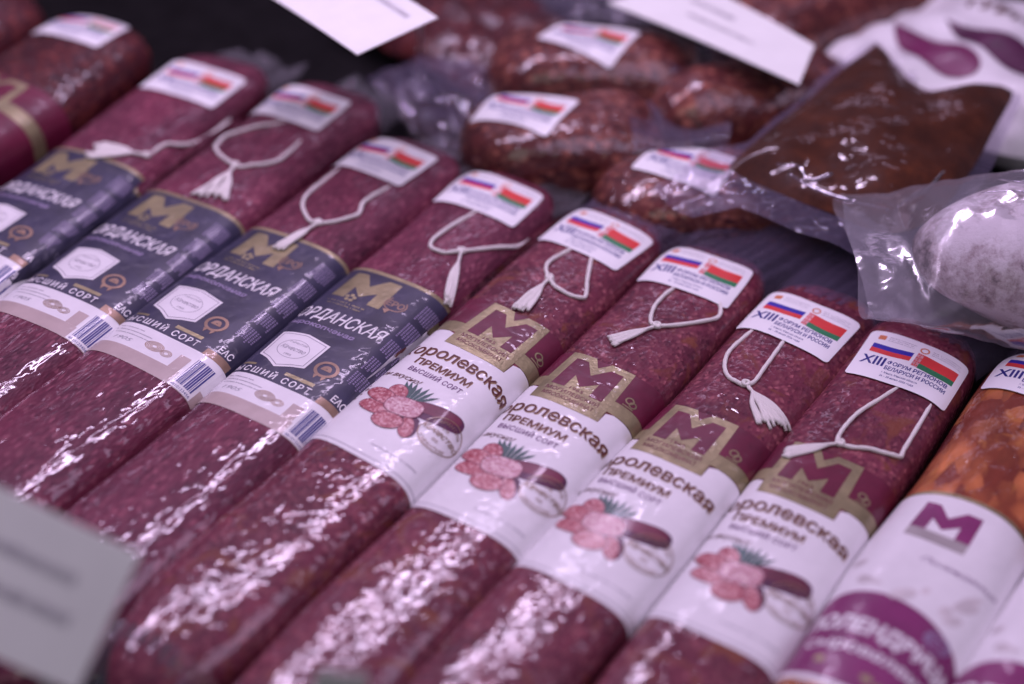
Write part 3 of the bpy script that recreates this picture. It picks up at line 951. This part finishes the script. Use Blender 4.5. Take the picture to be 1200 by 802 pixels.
# --- two dark red packs on the far left
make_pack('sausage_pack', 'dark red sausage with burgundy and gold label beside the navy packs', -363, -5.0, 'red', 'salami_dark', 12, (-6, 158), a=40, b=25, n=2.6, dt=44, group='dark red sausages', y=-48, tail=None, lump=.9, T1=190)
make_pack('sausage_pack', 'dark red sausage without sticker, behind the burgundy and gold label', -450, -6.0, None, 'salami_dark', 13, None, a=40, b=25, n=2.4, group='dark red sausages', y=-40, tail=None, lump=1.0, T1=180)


# --- sausages lying across behind the row
def back_pack(label, x, y, deg, mat, seed, sticker, L=150, a=30, b=28, srot=90, tail=(30, 34), z=0):
    return make_pack('cured_sausage', label, x, y=y, deg=deg, design=None, mat=mat, seed=seed, sticker=sticker, a=a, b=b, n=2.6, T0=-L / 2, T1=L / 2, ef=40, group='cured sausages behind the row', tail=tail, lump=2.2, srot=srot, z=z)


back_pack('short glossy sausage with flag sticker, lying crosswise behind the navy packs', -78, 188, 55, 'salami_brown', 21, (-4, -24), L=125, a=36, b=26, srot=55)
back_pack('bagged sausage with tilted flag sticker, partly under the large price card', -98, 262, 60, 'salami_brown', 22, (0, -6), L=140, a=38, b=30, srot=60, z=0)
back_pack('plump sausage with flag sticker, in front of the brown sauce pouch', 28, 186, 58, 'salami_brown', 23, (-4, -22), L=150, a=34, b=25, srot=58)
back_pack('reddish sausage end showing below the large price card', 0, 285, 40, 'salami_brown', 24, None, L=140, a=30, b=30)
back_pack('brown sausage tied with tan twine, beyond the large price card', 0, 420, 25, 'salami_brown', 25, None, L=200, a=36, b=34)

# --- price cards
def price_card(label, corners, lines, stem_xy, seed, group='price cards on clips'):
    """corners: near-left, near-right, far-right, far-left of the card, millimetres"""
    c = np.array(corners, float)
    base = (stem_xy[0], stem_xy[1], 0)
    t = thing('price_card', label, 'price card', base, 0, group)
    o3 = np.array(base, float)
    nrm = np.cross(c[1] - c[0], c[3] - c[0])
    nrm /= np.linalg.norm(nrm)
    V, nx, ny = [], 14, 8
    for j in range(ny):
        for i in range(nx):
            u, v = i / (nx - 1), j / (ny - 1)
            q = (c[0] * (1 - u) + c[1] * u) * (1 - v) + (c[3] * (1 - u) + c[2] * u) * v
            V.append(q + nrm * 1.2 * math.sin(u * math.pi) - o3)
    V = np.array(V)
    top = V
    F_ = grid_faces(nx, ny)
    n0 = len(V)
    V2 = np.vstack([top, top - nrm * .5])
    F2 = F_ + [tuple(i + n0 for i in f[::-1]) for f in F_]
    rim = [i for i in range(nx)] + [j * nx + nx - 1 for j in range(1, ny)] + [(ny - 1) * nx + i for i in range(nx - 2, -1, -1)] + [j * nx for j in range(ny - 2, 0, -1)]
    for k in range(len(rim)):
        a_, b_ = rim[k], rim[(k + 1) % len(rim)]
        F2.append((b_, a_, a_ + n0, b_ + n0))
    card = mesh_obj('card', V2, F2, 'tag_card', t, smooth=False)
    r = random.Random(seed)
    parts = []
    for (u0, u1, v0, hgt) in lines:
        v_, f_ = strokes(0, 0, 100, 0, 100, r, .5)
        v_ = np.asarray(v_, float)
        P3 = []
        for x, y in v_:
            u = u0 + (u1 - u0) * x / 100
            w_ = v0 + hgt * y / 100
            q = (c[0] * (1 - u) + c[1] * u) * (1 - w_) + (c[3] * (1 - u) + c[2] * u) * w_
            P3.append(q + nrm * (1.3 * math.sin(u * math.pi) + .12) - o3)
        parts.append((np.array(P3), f_))
    if parts:
        V, Fc = merge(parts)
        mesh_obj('printed_lines', V, Fc, 'ink_grey', card, smooth=False)
    # clip and stem down to the shelf
    m0 = c.mean(0) - o3 - nrm * 1.0
    mesh_obj('stem', *tube(smooth_path([(0, 0, 1), (0, 0, m0[2] * .5), (m0[0] * .4, m0[1] * .4, m0[2] * .9), m0], 6), 1.6, 8), 'metal_rod', t)
    bv = []
    for k in range(24):
        a_ = 2 * math.pi * k / 24
        bv.append((11 * math.cos(a_), 11 * math.sin(a_)))
    V = [(x, y, 0) for x, y in bv] + [(x, y, 2.2) for x, y in bv] + [(x * .4, y * .4, 4) for x, y in bv]
    F3 = [tuple(range(24))[::-1]] + grid_faces(24, 3, True) + [tuple(range(48, 72))]
    mesh_obj('foot', V, F3, 'tag_plastic', t)
    return t


price_card('pale grey price card with two blurred print lines, in front of the navy packs', [(-51, -324, 94), (17, -318, 94), (21, -283, 134), (-52, -285, 134)],
           [(0.05, 0.75, 0.62, .10), (0.1, 0.8, 0.36, .10)], (-20, -300), 1)
price_card('small price card edge poking up in front of the white labels', [(77, -272, 70), (98, -260, 70), (101, -263, 104), (86, -271, 104)], [], (97, -300), 2)
price_card('plain lilac-white price card standing behind the navy packs', [(-258, 118, 112), (-150, 82, 112), (-134, 136, 116), (-236, 170, 116)], [(.55, .9, .75, .08)], (-212, 232), 3)
price_card('long price card with faint print, over the sausages behind the row', [(-104, 282, 74), (36, 258, 72), (27, 300, 76), (-70, 330, 80)], [(.2, .5, .62, .1), (.3, .7, .35, .08)], (-30, 340), 4)


# --- brown sauce pouch
def pouch():
    t = thing('sauce_pouch', 'clear pouch of glossy dark brown sauce with wrinkled corners', 'pouch', (95, 250, 34))
    out = np.array([(52, 337), (74, 318), (95, 301), (116, 312), (140, 330), (146, 280), (149, 230), (147, 185), (132, 160), (95, 160), (45, 166), (34, 176), (40, 230), (46, 290)], float)
    cen = out.mean(0)
    P = smooth_path([tuple(q) for q in out] + [tuple(out[0])], 8)[:-1]
    nr = 16
    V = []
    n = len(P)
    for side in (1, -1):
        for k in range(nr):
            f = k / (nr - 1)
            for i, q in enumerate(P):
                w_ = q * (1 - f) + cen * f
                hh = 13 * (1 - (1 - f) ** 2.2) ** .6
                z = 30 + 0.05 * (w_[1] - 240) + side * hh
                z += 1.2 * math.sin(w_[0] * .09 + w_[1] * .05) * (f > 0) * min(1, f * 4) + .5 * math.sin(w_[1] * .11 - w_[0] * .12) * min(1, f * 4)
                z += 1.0 * math.sin(i * .55) * math.exp(-((f - .12) / .12) ** 2)
                V.append((w_[0] - 95, w_[1] - 250, z))
    F_ = grid_faces(n, nr, True) + [tuple(i + n * nr for i in f[::-1]) for f in grid_faces(n, nr, True)]
    o = mesh_obj('sauce', V, F_, 'brown_paste', t)
    # welded clear margin round the sauce
    V = []
    m = 5
    for k in range(m):
        f = k / (m - 1)
        for i, q in enumerate(P):
            d = q - cen
            L = np.linalg.norm(d)
            wdt = 10 + (22 if (q[0] < 60 and q[1] < 200) else 0) + (14 if q[1] < 175 else 0)
            w_ = q + d / L * wdt * f - d / L * 2
            z = 30 + .05 * (w_[1] - 240) + f * (2.2 * math.sin(i * .37) + 1.2 * math.sin(i * .93)) - 3 * f
            V.append((w_[0] - 95, w_[1] - 250, z))
    mesh_obj('clear_margin', V, grid_faces(n, m, True), 'bag_film_milky', t)
    # raised film creases
    cr = [[(60, 175), (72, 178), (80, 172), (90, 180), (84, 168)], [(70, 168), (88, 164), (108, 162), (128, 166)], [(134, 176), (138, 196), (140, 214)], [(130, 172), (136, 200)]]
    for c in cr:
        W = [(x - 95, y - 250, 30 + .05 * (y - 240) + 8.5 + 1.5 * math.sin(x)) for x, y in c]
        pth = smooth_path(W, 8)
        mesh_obj('film_crease', *tube(pth, .6 + .5 * np.sin(np.linspace(0, math.pi, len(pth))), 6), 'bag_film_milky', t)
    return t


pouch()


# --- white-bloomed sausage in a clear bag
def mould():
    t = thing('bloomed_sausage', 'thick dry sausage covered in white bloom, in a crinkled clear bag', 'sausage', (240, 186, 28), ang(60))
    pk = Pack(50, 42, 2.05, -100, 150, ef=130, eb=60, seed=31, lump=3.0)
    pk.body(t, 'mould_skin')
    nu, nv = 110, 130
    V = []
    for j in range(nv):
        v = j / (nv - 1)
        tt = -132 + v * 280
        e = float(pk.taper(np.array([max(tt + 6, -99.0)]))[0]) if tt > -106 else 0.0
        e = max(e, 0.04 + .10 * max(0, 1 - (-tt - 106) / 26) if tt < -100 else 0.14)
        hw = 57 + 1.5 * math.sin(tt * .11)
        for i in range(nu):
            a_ = i / nu * 2 * math.pi
            c_, s_ = math.cos(a_), math.sin(a_)
            x = hw * math.copysign(abs(c_) ** .9, c_)
            z = (pk.b * e + 2.5) * math.copysign(abs(s_) ** 1.15, s_)
            w_ = 1.2 * math.sin(.13 * tt + 5 * a_) + .9 * math.sin(.31 * tt - 7 * a_) + .7 * math.sin(.22 * tt + 13 * a_) + .5 * math.sin(.6 * tt + 3 * a_)
            w_ *= .5
            V.append((x + .3 * w_ * c_, tt + 2 * math.sin(3 * a_), pk.b + z + w_ * s_ + 3 * math.sin(x * .05 + 1)))
    mesh_obj('clear_bag', V, grid_faces(nu, nv, True), 'bag_film_clear', t)
    for k, (s0, t0, s1, t1) in enumerate([(-34, -50, 0, 0), (-28, -30, 6, 22), (-8, -70, 16, -35), (10, -50, 26, 30), (-40, -8, -12, 50), (22, -40, 36, 40), (-20, -60, -2, -44), (-44, -30, -30, 20)]):
        pts = [(s0 + (s1 - s0) * f + 2 * math.sin(5 * f + k), t0 + (t1 - t0) * f) for f in np.linspace(0, 1, 6)]
        P = smooth_path(pts, 5)
        W = pk.at(P[:, 0], P[:, 1], np.full(len(P), 5.2))
        mesh_obj('film_crease', *tube(W, .25 + .45 * np.sin(np.linspace(0, math.pi, len(P))), 6), 'bag_film_milky', t)
    return t


mould()


# --- pillow bags behind
def pillow_bag(name, label, cat, x, y, z, lx, ly, h, deg, mat, seed, tilt=(0, 0), film=None):
    t = thing(name, label, cat, (x, y, z), ang(deg))
    r = np.random.RandomState(seed)
    ph = r.uniform(0, 6.28, 8)
    n = 48
    V = []
    for side in (1, -1):
        for j in range(n):
            for i in range(n):
                u, v = i / (n - 1) * 2 - 1, j / (n - 1) * 2 - 1
                e = (max(0, 1 - abs(u) ** 2.6) * max(0, 1 - abs(v) ** 2.6)) ** .55
                zz = h * .5 + side * h * .5 * e + tilt[0] * u * lx / 2 + tilt[1] * v * ly / 2
                zz += (1.5 * math.sin(5 * u + 3 * v + ph[0]) + 1.1 * math.sin(9 * u - 7 * v + ph[1]) + .7 * math.sin(17 * v + 6 * u + ph[2])) * h / 30
                V.append((u * lx / 2 * (1 + .03 * math.sin(6 * v + ph[3])), v * ly / 2 * (1 + .03 * math.sin(6 * u + ph[4])), max(0.2 + .1 * (side > 0), zz)))
    F_ = grid_faces(n, n) + [tuple(i + n * n for i in f[::-1]) for f in grid_faces(n, n)]
    mesh_obj('contents' if film else 'bag', V, F_, mat, t)
    return t, V, n


def on_bag(V, n, pts, lift=.6):
    V = np.array(V)[:n * n].reshape(n, n, 3)
    out = []
    for u, v in pts:
        fi, fj = np.clip((u + 1) / 2 * (n - 1), 0, n - 1.001), np.clip((v + 1) / 2 * (n - 1), 0, n - 1.001)
        i, j = int(fi), int(fj)
        a, b = fi - i, fj - j
        q = V[j, i] * (1 - a) * (1 - b) + V[j, i + 1] * a * (1 - b) + V[j + 1, i] * (1 - a) * b + V[j + 1, i + 1] * a * b
        out.append(q + (0, 0, lift))
    return out


t, V, n = pillow_bag('label_bag', 'white printed bag with purple petals, behind the brown sauce pouch', 'bag', 115, 408, 0, 196, 170, 62, 6, 'white_label', 41)
for pts, pm in (([(-.72, -.26), (-.35, -.30), (-.06, -.42), (0, -.58), (-.22, -.66), (-.48, -.55), (-.64, -.40)], 'pic_leaf'), ([(-.44, -.03), (-.1, -.10), (.3, -.2), (.75, -.38), (.45, -.48), (.1, -.40), (-.25, -.22)], 'pic_dark')):
    q = smooth_path(pts + [pts[0]], 5)[:-1]
    V2, F2 = poly([(x * 60, y * 60) for x, y in q])
    mesh_obj('petal', on_bag(V, n, [(x / 60, y / 60) for x, y in V2], .9), F2, pm, t)
mesh_obj('lettering', on_bag(V, n, [(x / 98, y / 85) for x, y in BAG_TEXT[0]], .9), BAG_TEXT[1], 'ink_brown', t)
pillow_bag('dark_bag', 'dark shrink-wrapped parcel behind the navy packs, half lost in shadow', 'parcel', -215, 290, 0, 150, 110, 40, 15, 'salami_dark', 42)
pillow_bag('clear_parcel', 'crinkled translucent parcel beyond the navy packs', 'parcel', -165, 205, 0, 110, 70, 34, 30, 'bag_film_milky', 43)
pillow_bag('clear_parcel', 'pale translucent parcel at the far back of the counter', 'parcel', -190, 400, 0, 150, 90, 46, 30, 'bag_film_milky', 44)
